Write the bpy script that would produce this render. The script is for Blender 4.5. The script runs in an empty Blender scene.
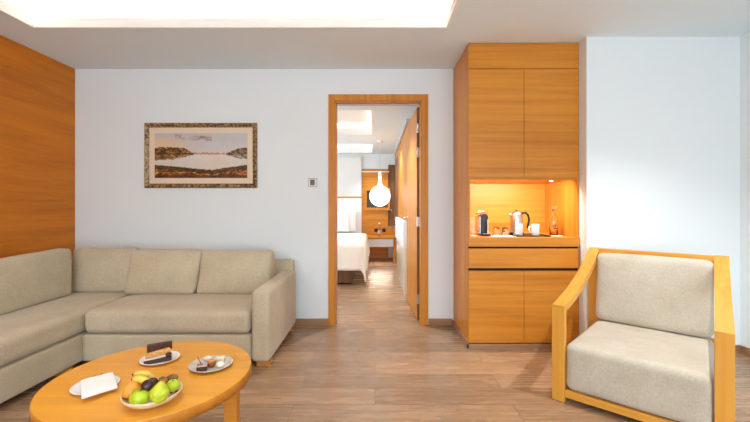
import bpy, bmesh, math, random
from mathutils import Vector, Matrix, noise as mnoise
random.seed(7)
PI = math.pi
scn = bpy.context.scene
COL = scn.collection
F, VX, VY, CH = 375.0, 375.0, 206.5, 1.134      # 18 mm lens, level camera 1.134 m up

def at(px, py, z):
    Y = F*(CH-z)/(py-VY)
    return (px-VX)/F*Y, Y

def s2l(c):
    return tuple((v/255/12.92) if v/255 <= .04045 else ((v/255+.055)/1.055)**2.4 for v in c)

# ------------------------------------------------------------------ materials
def newmat(name):
    m = bpy.data.materials.new(name); m.use_nodes = True
    nt = m.node_tree; b = nt.nodes['Principled BSDF']
    return m, nt, b

def plain(name, col, rough=.5, metal=0, spec=.5, var=.04, vscale=6, bump=0, bscale=200, coat=0, trans=0, ior=1.45):
    m, nt, b = newmat(name)
    tc = nt.nodes.new('ShaderNodeTexCoord')
    n = nt.nodes.new('ShaderNodeTexNoise'); n.inputs['Scale'].default_value = vscale; n.inputs['Detail'].default_value = 4
    nt.links.new(tc.outputs['Object'], n.inputs['Vector'])
    r = nt.nodes.new('ShaderNodeValToRGB')
    r.color_ramp.elements[0].position = .3; r.color_ramp.elements[1].position = .7
    r.color_ramp.elements[0].color = tuple(max(0, c*(1-var)) for c in col)+(1,)
    r.color_ramp.elements[1].color = tuple(min(1, c*(1+var)) for c in col)+(1,)
    nt.links.new(n.outputs['Fac'], r.inputs['Fac']); nt.links.new(r.outputs['Color'], b.inputs['Base Color'])
    b.inputs['Roughness'].default_value = rough; b.inputs['Metallic'].default_value = metal
    b.inputs['Specular IOR Level'].default_value = spec; b.inputs['Coat Weight'].default_value = coat
    b.inputs['Transmission Weight'].default_value = trans; b.inputs['IOR'].default_value = ior
    if bump:
        n2 = nt.nodes.new('ShaderNodeTexNoise'); n2.inputs['Scale'].default_value = bscale; n2.inputs['Detail'].default_value = 3
        nt.links.new(tc.outputs['Object'], n2.inputs['Vector'])
        bp = nt.nodes.new('ShaderNodeBump'); bp.inputs['Strength'].default_value = bump; bp.inputs['Distance'].default_value = .002
        nt.links.new(n2.outputs['Fac'], bp.inputs['Height']); nt.links.new(bp.outputs['Normal'], b.inputs['Normal'])
    return m

def wood(name, dark, light, axis='x', rough=.42, freq=26, coat=.06):
    """veneer: long streaks along `axis` plus a fine pore pattern across it"""
    m, nt, b = newmat(name)
    tc = nt.nodes.new('ShaderNodeTexCoord')
    def streak(lo, hi, detail, dist):
        mp = nt.nodes.new('ShaderNodeMapping')
        mp.inputs['Scale'].default_value = tuple(lo if a == axis else hi for a in 'xyz')
        nt.links.new(tc.outputs['Object'], mp.inputs['Vector'])
        n = nt.nodes.new('ShaderNodeTexNoise'); n.inputs['Scale'].default_value = 1
        n.inputs['Detail'].default_value = detail; n.inputs['Distortion'].default_value = dist
        nt.links.new(mp.outputs['Vector'], n.inputs['Vector'])
        return n
    a = streak(.9, freq, 5, .6); c = streak(6, freq*9, 3, 0); g = streak(.35, 4.5, 2, .3)
    mx = nt.nodes.new('ShaderNodeMath'); mx.operation = 'MULTIPLY_ADD'; mx.inputs[1].default_value = .35
    nt.links.new(c.outputs['Fac'], mx.inputs[0]); nt.links.new(a.outputs['Fac'], mx.inputs[2])
    mg = nt.nodes.new('ShaderNodeMath'); mg.operation = 'MULTIPLY_ADD'; mg.inputs[1].default_value = .55
    nt.links.new(g.outputs['Fac'], mg.inputs[0]); nt.links.new(mx.outputs[0], mg.inputs[2])
    r = nt.nodes.new('ShaderNodeValToRGB')
    r.color_ramp.elements[0].position = .56; r.color_ramp.elements[1].position = 1.18
    r.color_ramp.elements[0].color = dark+(1,); r.color_ramp.elements[1].color = light+(1,)
    sb = nt.nodes.new('ShaderNodeMath'); sb.operation = 'SUBTRACT'; sb.inputs[1].default_value = .08
    nt.links.new(mg.outputs[0], sb.inputs[0])
    nt.links.new(sb.outputs[0], r.inputs['Fac']); nt.links.new(r.outputs['Color'], b.inputs['Base Color'])
    b.inputs['Roughness'].default_value = rough; b.inputs['Coat Weight'].default_value = coat
    b.inputs['Coat Roughness'].default_value = .3; b.inputs['Specular IOR Level'].default_value = .3
    return m

def fabric(name, c0, c1):
    m, nt, b = newmat(name)
    tc = nt.nodes.new('ShaderNodeTexCoord')
    def ns(scale, sc=(1, 1, 1), det=3):
        mp = nt.nodes.new('ShaderNodeMapping'); mp.inputs['Scale'].default_value = sc
        nt.links.new(tc.outputs['Object'], mp.inputs['Vector'])
        n = nt.nodes.new('ShaderNodeTexNoise'); n.inputs['Scale'].default_value = scale; n.inputs['Detail'].default_value = det
        nt.links.new(mp.outputs['Vector'], n.inputs['Vector']); return n
    a = ns(190, (1, 1, .3)); c = ns(210, (.3, 1, 1)); d = ns(6, det=6)
    s = nt.nodes.new('ShaderNodeMath'); s.operation = 'ADD'
    nt.links.new(a.outputs['Fac'], s.inputs[0]); nt.links.new(c.outputs['Fac'], s.inputs[1])
    s2 = nt.nodes.new('ShaderNodeMath'); s2.operation = 'ADD'
    nt.links.new(s.outputs[0], s2.inputs[0]); nt.links.new(d.outputs['Fac'], s2.inputs[1])
    mr = nt.nodes.new('ShaderNodeMapRange'); mr.inputs['From Min'].default_value = 1.0; mr.inputs['From Max'].default_value = 2.0
    nt.links.new(s2.outputs[0], mr.inputs['Value'])
    r = nt.nodes.new('ShaderNodeValToRGB'); r.color_ramp.elements[0].color = c0+(1,); r.color_ramp.elements[1].color = c1+(1,)
    nt.links.new(mr.outputs[0], r.inputs['Fac']); nt.links.new(r.outputs['Color'], b.inputs['Base Color'])
    b.inputs['Roughness'].default_value = .95; b.inputs['Sheen Weight'].default_value = .25; b.inputs['Specular IOR Level'].default_value = .15
    bp = nt.nodes.new('ShaderNodeBump'); bp.inputs['Strength'].default_value = .35; bp.inputs['Distance'].default_value = .002
    nt.links.new(s.outputs[0], bp.inputs['Height']); nt.links.new(bp.outputs['Normal'], b.inputs['Normal'])
    return m

def glass(name, col=(1, 1, 1), rough=.0):
    m, nt, b = newmat(name)
    n = nt.nodes.new('ShaderNodeTexNoise'); n.inputs['Scale'].default_value = 4
    mr = nt.nodes.new('ShaderNodeMapRange'); mr.inputs['To Min'].default_value = rough; mr.inputs['To Max'].default_value = rough+.02
    nt.links.new(n.outputs['Fac'], mr.inputs['Value']); nt.links.new(mr.outputs[0], b.inputs['Roughness'])
    b.inputs['Base Color'].default_value = col+(1,); b.inputs['Transmission Weight'].default_value = 1; b.inputs['IOR'].default_value = 1.45
    return m

def emit(name, col, strength):
    m, nt, b = newmat(name)
    b.inputs['Base Color'].default_value = col+(1,); b.inputs['Emission Color'].default_value = col+(1,)
    b.inputs['Emission Strength'].default_value = strength; b.inputs['Roughness'].default_value = .4
    return m

M = {}
M['wall'] = plain('wall_paint', (.82, .878, .895), .85, var=.008, vscale=1.2, bump=.03, bscale=300, spec=.2)
M['ceil'] = plain('ceiling_paint', (.79, .88, .925), .9, var=.006, vscale=.8, spec=.1)
M['lip'] = plain('white_ceiling_trim_paint', (.9, .9, .89), .7, var=.005, spec=.2)
M['cove'] = plain('cove_ceiling_paint', (.88, .86, .81), .9, var=.01, vscale=2, spec=.1)
M['cab'] = wood('honey_veneer_horizontal', (.48, .162, .014), (.68, .268, .030), 'x')
M['cabv'] = wood('honey_veneer_deep', (.48, .162, .014), (.68, .268, .030), 'y')
M['casing'] = wood('honey_casing_vertical', (.48, .162, .014), (.68, .268, .030), 'z')
M['panel'] = wood('amber_wall_veneer', (.47, .125, .005), (.68, .215, .010), 'y', rough=.5, freq=12, coat=0)
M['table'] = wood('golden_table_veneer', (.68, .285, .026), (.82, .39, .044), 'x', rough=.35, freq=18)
M['tshade'] = wood('amber_shaded_veneer', (.42, .135, .012), (.60, .22, .022), 'x', rough=.45, freq=18)  # deeper copy of the table veneer; shade on rim and legs put into colour
M['chairx'] = wood('golden_beech', (.60, .265, .034), (.74, .36, .056), 'z', freq=30)
M['chairy'] = wood('golden_beech_rail', (.60, .265, .034), (.74, .36, .056), 'x', freq=30)
M['armw'] = wood('golden_beech_arm', (.60, .265, .034), (.74, .36, .056), 'y', freq=30)
M['base'] = wood('baseboard_wood', (.26, .13, .062), (.40, .225, .12), 'x', rough=.5)
M['foot'] = wood('sofa_foot_wood', (.40, .14, .03), (.62, .27, .07), 'x')
M['brownp'] = wood('brown_panel_wood', (.13, .055, .022), (.26, .125, .06), 'z', rough=.5)
M['sofa'] = fabric('khaki_woven_fabric', (.43, .358, .240), (.64, .55, .395))
M['chairf'] = fabric('oatmeal_woven_fabric', (.43, .385, .295), (.62, .57, .47))
M['black'] = plain('black_plastic', (.012, .011, .011), .3, var=.1)
M['gap'] = plain('dark_recess', (.02, .012, .008), .8, var=.1)
M['chrome'] = plain('brushed_chrome', (.75, .75, .77), .22, metal=1, var=.03)
M['steel'] = plain('satin_steel', (.62, .62, .63), .28, metal=1, var=.04)
M['porc'] = plain('white_porcelain', (.88, .88, .87), .15, var=.01, coat=.4)
M['stone'] = plain('grey_stoneware', (.60, .56, .49), .4, var=.10, vscale=60)
M['cream'] = plain('cream_ceramic', (.80, .66, .44), .3, var=.06, vscale=25)
M['linen'] = plain('white_linen', (.90, .89, .87), .9, var=.02, vscale=30, bump=.2, bscale=350)
M['duvet'] = plain('ivory_bed_linen', (.84, .76, .67), .9, var=.03, vscale=9, bump=.25, bscale=14)
M['pillow'] = plain('white_pillow_linen', (.88, .88, .87), .9, var=.02)
M['headb'] = plain('white_upholstery', (.80, .80, .79), .7, var=.01)
M['glass'] = glass('clear_glass')
M['lamp'] = emit('opal_globe_glow', (1, .985, .95), .62)
M['darkglass'] = plain('dark_mirror', (.05, .038, .016), .35, var=.2, vscale=12)
M['thermo'] = plain('bronze_screen', (.10, .062, .02), .3, var=.5, vscale=160)
M['greyplate'] = plain('silver_grey_plastic', (.52, .51, .51), .4, var=.03)
M['led'] = emit('warm_led_lens', (1, .86, .62), 14)

def floor_mat():
    m, nt, b = newmat('brown_oak_laminate')
    L = nt.links
    tc = nt.nodes.new('ShaderNodeTexCoord')
    br = nt.nodes.new('ShaderNodeTexBrick')
    br.offset = .37; br.offset_frequency = 2; br.squash = 1
    br.inputs['Scale'].default_value = 1; br.inputs['Brick Width'].default_value = 1.25; br.inputs['Row Height'].default_value = .195
    br.inputs['Mortar Size'].default_value = .0024; br.inputs['Mortar Smooth'].default_value = .2; br.inputs['Bias'].default_value = 0
    br.inputs['Color1'].default_value = (.0, .0, .0, 1); br.inputs['Color2'].default_value = (1, 1, 1, 1); br.inputs['Mortar'].default_value = (.5, .5, .5, 1)
    L.new(tc.outputs['Object'], br.inputs['Vector'])
    # grain, offset per plank
    mp = nt.nodes.new('ShaderNodeMapping'); mp.inputs['Scale'].default_value = (1.0, 11, 1)
    off = nt.nodes.new('ShaderNodeVectorMath'); off.operation = 'MULTIPLY_ADD'
    off.inputs[1].default_value = (13, 7, 5)
    L.new(br.outputs['Color'], off.inputs[0]); L.new(tc.outputs['Object'], off.inputs[2])
    L.new(off.outputs[0], mp.inputs['Vector'])
    n = nt.nodes.new('ShaderNodeTexNoise'); n.inputs['Scale'].default_value = 2.2; n.inputs['Detail'].default_value = 6; n.inputs['Roughness'].default_value = .55; n.inputs['Distortion'].default_value = 1.1
    L.new(mp.outputs['Vector'], n.inputs['Vector'])
    r = nt.nodes.new('ShaderNodeValToRGB')
    r.color_ramp.elements[0].position = .33; r.color_ramp.elements[1].position = .68
    r.color_ramp.elements[0].color = (.315, .185, .103, 1); r.color_ramp.elements[1].color = (.43, .272, .160, 1)
    L.new(n.outputs['Fac'], r.inputs['Fac'])
    tone = nt.nodes.new('ShaderNodeMapRange'); tone.inputs['To Min'].default_value = .80; tone.inputs['To Max'].default_value = 1.16
    L.new(br.outputs['Color'], tone.inputs['Value'])
    mu = nt.nodes.new('ShaderNodeVectorMath'); mu.operation = 'SCALE'
    L.new(r.outputs['Color'], mu.inputs[0]); L.new(tone.outputs[0], mu.inputs['Scale'])
    mx = nt.nodes.new('ShaderNodeMix'); mx.data_type = 'RGBA'
    L.new(br.outputs['Fac'], mx.inputs['Factor']); L.new(mu.outputs[0], mx.inputs['A']); mx.inputs['B'].default_value = (.15, .09, .055, 1)
    L.new(mx.outputs['Result'], b.inputs['Base Color'])
    b.inputs['Roughness'].default_value = .30; b.inputs['Specular IOR Level'].default_value = .55
    n3 = nt.nodes.new('ShaderNodeMapRange'); n3.inputs['To Min'].default_value = .2; n3.inputs['To Max'].default_value = .34
    L.new(n.outputs['Fac'], n3.inputs['Value']); L.new(n3.outputs[0], b.inputs['Roughness'])
    return m
M['floor'] = floor_mat()

# ------------------------------------------------------------------ mesh helpers
def bm_box(bm, x0, x1, y0, y1, z0, z1, bev=0):
    vs = [bm.verts.new((x, y, z)) for x in (x0, x1) for y in (y0, y1) for z in (z0, z1)]
    fs = [(0, 1, 3, 2), (4, 6, 7, 5), (0, 4, 5, 1), (2, 3, 7, 6), (0, 2, 6, 4), (1, 5, 7, 3)]
    faces = [bm.faces.new([vs[i] for i in f]) for f in fs]
    if bev:
        es = {e for f in faces for e in f.edges}
        bmesh.ops.bevel(bm, geom=list(es), offset=bev, segments=2, affect='EDGES', profile=.5)
    return vs

def bm_lathe(bm, prof, n=32, cx=0, cy=0, cz=0, cap=True):
    rings = []
    for r, z in prof:
        if r < 1e-5:
            rings.append([bm.verts.new((cx, cy, cz+z))])
        else:
            rings.append([bm.verts.new((cx+r*math.cos(2*PI*i/n), cy+r*math.sin(2*PI*i/n), cz+z)) for i in range(n)])
    for a, b in zip(rings, rings[1:]):
        for i in range(n):
            j = (i+1) % n
            if len(a) == 1 and len(b) == 1: continue
            if len(a) == 1: bm.faces.new((a[0], b[j], b[i]))
            elif len(b) == 1: bm.faces.new((a[i], a[j], b[0]))
            else: bm.faces.new((a[i], a[j], b[j], b[i]))
    if cap:
        if len(rings[0]) > 1: bm.faces.new(list(reversed(rings[0])))
        if len(rings[-1]) > 1: bm.faces.new(rings[-1])

def bm_tube(bm, pts, rad, n=10):
    pts = [Vector(p) for p in pts]
    rads = rad if isinstance(rad, (list, tuple)) else [rad]*len(pts)
    rings = []
    for i, p in enumerate(pts):
        t = (pts[min(i+1, len(pts)-1)]-pts[max(i-1, 0)]).normalized()
        up = Vector((0, 0, 1)) if abs(t.z) < .9 else Vector((0, 1, 0))
        a = t.cross(up).normalized(); b = t.cross(a).normalized()
        rings.append([bm.verts.new(p+(a*math.cos(2*PI*k/n)+b*math.sin(2*PI*k/n))*rads[i]) for k in range(n)])
    for a, b in zip(rings, rings[1:]):
        for i in range(n):
            j = (i+1) % n
            bm.faces.new((a[i], a[j], b[j], b[i]))
    bm.faces.new(rings[0]); bm.faces.new(list(reversed(rings[-1])))

def bm_prism(bm, poly, axis, a0, a1):
    """extrude a closed 2-D outline along axis ('x': outline is (y,z); 'y': (x,z); 'z': (x,y))"""
    def P(u, v, w):
        return {'x': (w, u, v), 'y': (u, w, v), 'z': (u, v, w)}[axis]
    A = [bm.verts.new(P(u, v, a0)) for u, v in poly]; B = [bm.verts.new(P(u, v, a1)) for u, v in poly]
    n = len(poly)
    bm.faces.new(A); bm.faces.new(list(reversed(B)))
    for i in range(n):
        j = (i+1) % n; bm.faces.new((A[i], B[i], B[j], A[j]))

def soft_box(bm, hx, hy, hz, r=.04, puff=(0, 0, 0), n=14, c=(0, 0, 0), wob=0, seed=0, shape=None):
    """upholstery block: rounded edges, faces that swell by puff along x, y, z"""
    g = bmesh.new(); bmesh.ops.create_cube(g, size=2)
    bmesh.ops.subdivide_edges(g, edges=g.edges[:], cuts=n, use_grid_fill=True)
    vm = {}
    for v in g.verts:
        t = [math.sin(q*PI/2) for q in v.co]
        p = Vector((t[0]*hx, t[1]*hy, t[2]*hz)); h = (hx, hy, hz)
        rr = min(r, hx, hy, hz)
        inn = Vector(max(-h[k]+rr, min(h[k]-rr, p[k])) for k in range(3))
        d = p-inn
        if d.length > 1e-6: p = inn+d.normalized()*rr
        q = [p[k]/h[k] for k in range(3)]
        f = lambda s: max(0, 1-s*s)
        p.x += puff[0]*q[0]*f(q[1])*f(q[2]); p.y += puff[1]*q[1]*f(q[0])*f(q[2]); p.z += puff[2]*q[2]*f(q[0])*f(q[1])
        if wob:
            w = mnoise.noise_vector(p*5+Vector((seed*3.1, seed*1.7, seed))); p += w*wob
        if shape: p = shape(p)
        vm[v] = bm.verts.new(p+Vector(c))
    for fa in g.faces: bm.faces.new([vm[v] for v in fa.verts])
    g.free()

def bm_ball(bm, c, r, sx=1, sy=1, sz=1, seg=20, fn=None, rot=None):
    g = bmesh.new(); bmesh.ops.create_uvsphere(g, u_segments=seg, v_segments=seg//2+2, radius=1)
    vm = {}
    for v in g.verts:
        p = v.co.copy()
        if fn: p = fn(p)
        p = Vector((p.x*r*sx, p.y*r*sy, p.z*r*sz))
        if rot: p = rot @ p
        vm[v] = bm.verts.new(p+Vector(c))
    for f in g.faces: bm.faces.new([vm[v] for v in f.verts])
    g.free()

def obj(name, bm, mat, parent=None, smooth=False, loc=None, rotz=None, sub=0, autos=None):
    bmesh.ops.recalc_face_normals(bm, faces=bm.faces[:])
    me = bpy.data.meshes.new(name); bm.to_mesh(me); bm.free()
    if mat: me.materials.append(M[mat] if isinstance(mat, str) else mat)
    if smooth: me.polygons.foreach_set('use_smooth', [True]*len(me.polygons))
    o = bpy.data.objects.new(name, me); COL.objects.link(o)
    if parent: o.parent = parent
    if loc: o.location = loc
    if rotz is not None: o.rotation_euler = (0, 0, rotz)
    if autos:
        me.polygons.foreach_set('use_smooth', [True]*len(me.polygons))
        import numpy as _np
        bm2 = bmesh.new(); bm2.from_mesh(me)
        for e in bm2.edges:
            if len(e.link_faces) == 2 and e.calc_face_angle(0) > math.radians(autos): e.smooth = False
        bm2.to_mesh(me); bm2.free()
    return o

def box(name, mat, dims, parent=None, bev=0, **k):
    bm = bmesh.new(); bm_box(bm, *dims, bev=bev); return obj(name, bm, mat, parent, **k)

def tag(o, label, cat, group=None, kind=None):
    o['label'] = label; o['category'] = cat
    if group: o['group'] = group
    if kind: o['kind'] = kind
    return o

def thing(name, label, cat, loc=(0, 0, 0), rz=0, group=None):
    o = bpy.data.objects.new(name, None); COL.objects.link(o); o.empty_display_size = .05
    o.location = loc; o.rotation_euler = (0, 0, rz)
    return tag(o, label, cat, group)

def struct(name, bm, mat, label=None):
    o = obj(name, bm, mat); o['kind'] = 'structure'
    if label: o['label'] = label
    return o

def sbox(name, mat, *boxes, label=None):
    bm = bmesh.new()
    for b in boxes: bm_box(bm, *b)
    return struct(name, bm, mat, label)

def dup(root, loc, rz=None, label=None):
    r = root.copy(); COL.objects.link(r); r.location = loc
    if rz is not None: r.rotation_euler = (0, 0, rz)
    if label: r['label'] = label
    for ch in list(root.children):
        c = ch.copy(); COL.objects.link(c); c.parent = r
        for g in ch.children:
            d = g.copy(); COL.objects.link(d); d.parent = c
    return r

# ------------------------------------------------------------------ room dimensions
H = 2.45
YB = 3.59                      # back wall
XL, XR = -2.87, 2.83
YW = 2.907                     # wall to the right of the cabinet
XC = 1.64                      # its corner
YR = -2.6                      # rear wall behind the camera
DX0, DX1, DZ = -.383, .45, 2.143
WT = .12

sbox('floor', 'floor', (XL-.1, XR+.1, YR-.1, YB+WT, -.05, 0), (-3.2, 1.0, YB+WT, 8.2, -.05, 0))
sbox('wall_back', 'wall', (XL-.1, DX0, YB, YB+WT, 0, H), (DX1, XC+.2, YB, YB+WT, 0, H), (DX0, DX1, YB, YB+WT, DZ, H))
sbox('wall_left', 'wall', (XL-.12, XL-.02, YR-.1, YB, 0, H))
sbox('wall_right', 'wall', (XR, XR+.1, YR-.1, YW, 0, H))
sbox('wall_alcove', 'wall', (XC, XR+.1, YW, YB, 0, H))
# rear wall with a wide window that gives the daylight
WX0, WX1, WZ0, WZ1 = -2.3, 2.3, .25, 2.2
sbox('wall_rear', 'wall', (XL-.1, WX0, YR-.1, YR, 0, H), (WX1, XR+.1, YR-.1, YR, 0, H), (WX0, WX1, YR-.1, YR, 0, WZ0), (WX0, WX1, YR-.1, YR, WZ1, H))
bm = bmesh.new()
for x in (WX0, -.8, .76, WX1-.04): bm_box(bm, x, x+.04, YR-.08, YR-.03, WZ0, WZ1)
for z in (WZ0, WZ1-.04): bm_box(bm, WX0, WX1, YR-.08, YR-.03, z, z+.04)
struct('window_1', bm, 'lip')

# wood panelling on the left wall
o = sbox('wall_left_panelling', 'panel', (XL-.02, XL, YR, YB-.002, 0, H-.001))

# ceiling with a recessed light cove
def cove_ceiling(name, X0, X1, Y0, Y1, z, coves, mats=('ceil', 'lip', 'cove'), th=.05, top=.30, lip=.075, ledge=.16, up=.17):
    """flat ceiling slab with rectangular openings; each has a lip, a ledge behind it and a raised panel"""
    xs = sorted({X0, X1}|{c[0] for c in coves}|{c[1] for c in coves}); ys = sorted({Y0, Y1}|{c[2] for c in coves}|{c[3] for c in coves})
    bm = bmesh.new()
    for xa, xb in zip(xs, xs[1:]):
        for ya, yb in zip(ys, ys[1:]):
            cx, cy = (xa+xb)/2, (ya+yb)/2
            if any(c[0] < cx < c[1] and c[2] < cy < c[3] for c in coves): continue
            bm_box(bm, xa, xb, ya, yb, z, z+.02)
    struct(name, bm, mats[0])
    t = .02
    for k, (a, b, c, d) in enumerate(coves):
        bm = bmesh.new()
        for q in ((a-t, a+.003, c-t, d+t), (b-.003, b+t, c-t, d+t), (a+.003, b-.003, c-t, c+.003), (a+.003, b-.003, d-.003, d+t)): bm_box(bm, *q, z-.001, z+lip)
        struct(f'trim_{name}_{k+1}', bm, mats[1])
        bm = bmesh.new(); L = ledge
        bm_box(bm, a-L, b+L, c-L, d+L, z+up, z+up+.02)
        for q in ((a-L-t, a-L, c-L, d+L), (b+L, b+L+t, c-L, d+L), (a-L, b+L, c-L-t, c-L), (a-L, b+L, d+L, d+L+t)): bm_box(bm, *q, z+.02, z+up+.02)
        struct(f'ceiling_raised_{name}_{k+1}', bm, mats[2])

def area(name, loc, size, power, col=(1, 1, 1), rot=(0, 0, 0), spread=None):
    l = bpy.data.lights.new(name, 'AREA'); l.shape = 'RECTANGLE'; l.size, l.size_y = size; l.energy = power; l.color = col
    if spread: l.spread = math.radians(spread)
    o = bpy.data.objects.new(name, l); COL.objects.link(o); o.location = loc; o.rotation_euler = rot; return o

def strip_lights(tagname, cv, z, power_per_m, col):
    a, b, c, d = cv; e = .09; W = .03
    zz = z+.03
    for nm, x, y, L, sx, sy, r in (('n', (a+b)/2, d+e, b-a, 1, 0, (PI+.7, 0, 0)), ('s', (a+b)/2, c-e, b-a, 1, 0, (PI-.7, 0, 0)),
                                   ('w', a-e, (c+d)/2, d-c, 0, 1, (PI, .7, 0)), ('e', b+e, (c+d)/2, d-c, 0, 1, (PI, -.7, 0))):
        area(f'{tagname}_{nm}', (x, y, zz), (L, W) if sx else (W, L), power_per_m*L, col, r)

COVE = (-2.51, .528, -1.2, 2.757)
cove_ceiling('ceiling', XL-.1, XR+.1, YR-.1, YB+WT, H, [COVE])
strip_lights('cove_led', COVE, H, 1.7, (1, .91, .79))

# baseboards (sit proud of the walls)
bh, bt = .062, .012
sbox('baseboard_back', 'base', (-.95, DX0-.062, YB-bt, YB, 0, bh), (DX1+.062, .75-bt, YB-bt, YB, 0, bh))
bm = bmesh.new(); bm_box(bm, .75-bt, .75, 3.009-bt, YB-bt, 0, .05); bm_box(bm, .75-bt, XC, 3.009-bt, 3.009, 0, .034)
struct('baseboard_cabinet', bm, 'base')
sbox('baseboard_alcove', 'base', (XC+.001, XR-bt, YW-bt, YW, 0, bh))
sbox('baseboard_right', 'base', (XR-bt, XR, 0, YW, 0, bh))

# ------------------------------------------------------------------ doorway and door
bm = bmesh.new()
cw = .062
for x0, x1 in ((DX0-cw, DX0), (DX1-.004, DX1+cw-.004)): bm_box(bm, x0, x1, YB-.016, YB-.0005, 0, DZ+cw, bev=.003)
bm_box(bm, DX0+.0002, DX1-.0042, YB-.016, YB-.0005, DZ, DZ+cw, bev=.003)
bm_box(bm, DX0, DX0+.012, YB+.0005, YB+WT, 0, DZ); bm_box(bm, DX1-.012, DX1, YB+.0005, YB+WT, 0, DZ)
bm_box(bm, DX0, DX1, YB+.0005, YB+WT, DZ-.012, DZ)
for x0, x1 in ((DX0-cw, DX0), (DX1, DX1+cw)): bm_box(bm, x0, x1, YB+WT, YB+WT+.012, 0, DZ+cw)
bm_box(bm, DX0, DX1, YB+WT, YB+WT+.012, DZ, DZ+cw)
struct('door_1_frame', bm, 'casing')
bm = bmesh.new()
bm_box(bm, DX0+.012, DX0+.016, YB+.06, YB+.075, 0, DZ-.012); bm_box(bm, DX0+.016, DX1-.02, YB+.05, YB+.07, DZ-.028, DZ-.0125)
struct('trim_door_stop', bm, 'greyplate')

leaf = thing('door', 'open honey wood door leaf swung back into the bedroom', 'door', (.416, YB+WT+.022, .008), math.radians(2.1))
LZ = DZ-.03
box('leaf', 'casing', (0, .04, 0, .81, 0, LZ), leaf, bev=.002)
box('edge_strip', 'brownp', (.002, .038, -.003, 0, 0, LZ), leaf)
for z in (.06+.1, .93, 1.62, 1.86):
    bm = bmesh.new(); bm_box(bm, .012, .036, -.006, -.003, z, z+.09); bm_tube(bm, [(.006, -.008, z-.005), (.006, -.008, z+.095)], .007)
    obj('hinge', bm, 'chrome', leaf)
bm = bmesh.new()
bm_box(bm, -.006, 0, .725, .765, .955, 1.02, bev=.002)
bm_tube(bm, [(-.004, .745, .99), (-.05, .745, .99)], .009); bm_tube(bm, [(-.05, .75, .99), (-.052, .70, .99), (-.05, .62, .988)], [.009, .009, .007])
obj('handle', bm, 'chrome', leaf, smooth=True)

# ------------------------------------------------------------------ tall cabinet
CX0, CX1, CY0, CY1 = .75, XC-.004, 3.009, YB-.004
cab = thing('cabinet', 'tall honey wood cabinet with a lit coffee niche, beside the doorway', 'cabinet', (CX0, CY0, 0))
W, D = CX1-CX0, CY1-CY0
NZ0, NZ1 = .886, 1.350
t = .014
bm = bmesh.new()
bm_box(bm, 0, t, .02, D, .05, H-.004)                       # sides
bm_box(bm, W-t, W, .02, D, .05, H-.004)
bm_box(bm, t, W-t, .02, D-.012, NZ1, NZ1+.018)              # niche ceiling
bm_box(bm, t, W-t, .03, D-.012, H-.03, H-.004)
bm_box(bm, t, W-t, .03, D-.012, .05, .07)
obj('carcass', bm, 'casing', cab)
box('back_panel', 'cab', (t, W-t, D-.012, D, .05, H-.004), cab)
for a in (0, W-t): box('stile', 'casing', (a, a+t, 0, .0195, NZ0+.0003, NZ1+.012), cab)
zf = 1.134+(206.5-69)/124.6
box('fascia', 'cab', (0, W, 0, .02, zf+.004, H-.004), cab, bev=.001)
xm = 1.196-CX0
for a, b in ((0.001, xm-.0015), (xm+.0015, W-.001)):
    box('door', 'cab', (a, b, 0, .02, NZ1+.014, zf), cab, bev=.0015)
box('shadow_gap', 'gap', (.003, W-.003, .012, .022, .04, NZ0-.074), cab)
bm = bmesh.new(); bm_box(bm, -.0, W+.012-.012, -.012, .02, NZ0-.073, NZ0, bev=.002)
bm_box(bm, t, W-t, .02, D-.012, NZ0-.02, NZ0)
obj('worktop', bm, 'cab', cab)
box('drawer', 'cab', (0.001, W-.001, -.004, .0115, .640, .797), cab, bev=.0015)
for a, b in ((0.001, xm-.0015), (xm+.0015, W-.001)):
    box('door', 'cab', (a, b, 0, .0115, .040, .618), cab, bev=.0015)
bm = bmesh.new(); sx = 1.42-CX0; sy = .12
bm_lathe(bm, [(.0, -.004), (.016, -.004), (.022, 0), (.022, .0)], 20, sx+.05, sy, NZ1)
dl = obj('downlight', bm, 'chrome', cab, smooth=True)
bm = bmesh.new(); bm_lathe(bm, [(0, -.006), (.013, -.006), (.013, -.004)], 16, sx+.05, sy, NZ1)
obj('lens', bm, 'led', dl)
box('valance', 'cab', (t, W-t, .004, .019, NZ1-.006, NZ1+.012), cab, bev=.001)

# ---- things on the worktop
cz = NZ0+.0006
cm = thing('coffee_machine', 'black and chrome capsule coffee machine at the niche\'s left end', 'coffee machine', (.925, 3.16, cz), 0)
bm = bmesh.new(); soft_box(bm, .028, .055, .088, .012, c=(0, .075, .088), n=5)
obj('body', bm, 'black', cm, smooth=True)
bm = bmesh.new(); bm_box(bm, -.036, -.029, .02, .14, .01, .165, bev=.002); bm_box(bm, .029, .036, .02, .14, .01, .165, bev=.002)
obj('side_panel', bm, 'chrome', cm)
bm = bmesh.new(); n = 24
A = [bm.verts.new((.030*math.cos(2*PI*i/n), 0, .155+.030*math.sin(2*PI*i/n))) for i in range(n)]
B = [bm.verts.new((.034*math.cos(2*PI*i/n), .06, .155+.034*math.sin(2*PI*i/n))) for i in range(n)]
bm.faces.new(A); bm.faces.new(B[::-1])
for i in range(n): bm.faces.new((A[i], A[(i+1) % n], B[(i+1) % n], B[i]))
obj('brew_head', bm, 'black', cm, autos=40)
bm = bmesh.new(); soft_box(bm, .036, .04, .010, .006, c=(0, -.015, .010), n=4); obj('drip_tray', bm, 'black', cm, smooth=True)
box('tray_grid', 'chrome', (-.026, .026, -.045, -.008, .0202, .0215), cm)
bm = bmesh.new(); bm_tube(bm, [(.02, .02, .196), (-.01, .015, .203), (-.045, .01, .20), (-.072, .008, .190)], [.008, .010, .010, .008]); obj('lever', bm, 'chrome', cm, smooth=True)
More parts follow.
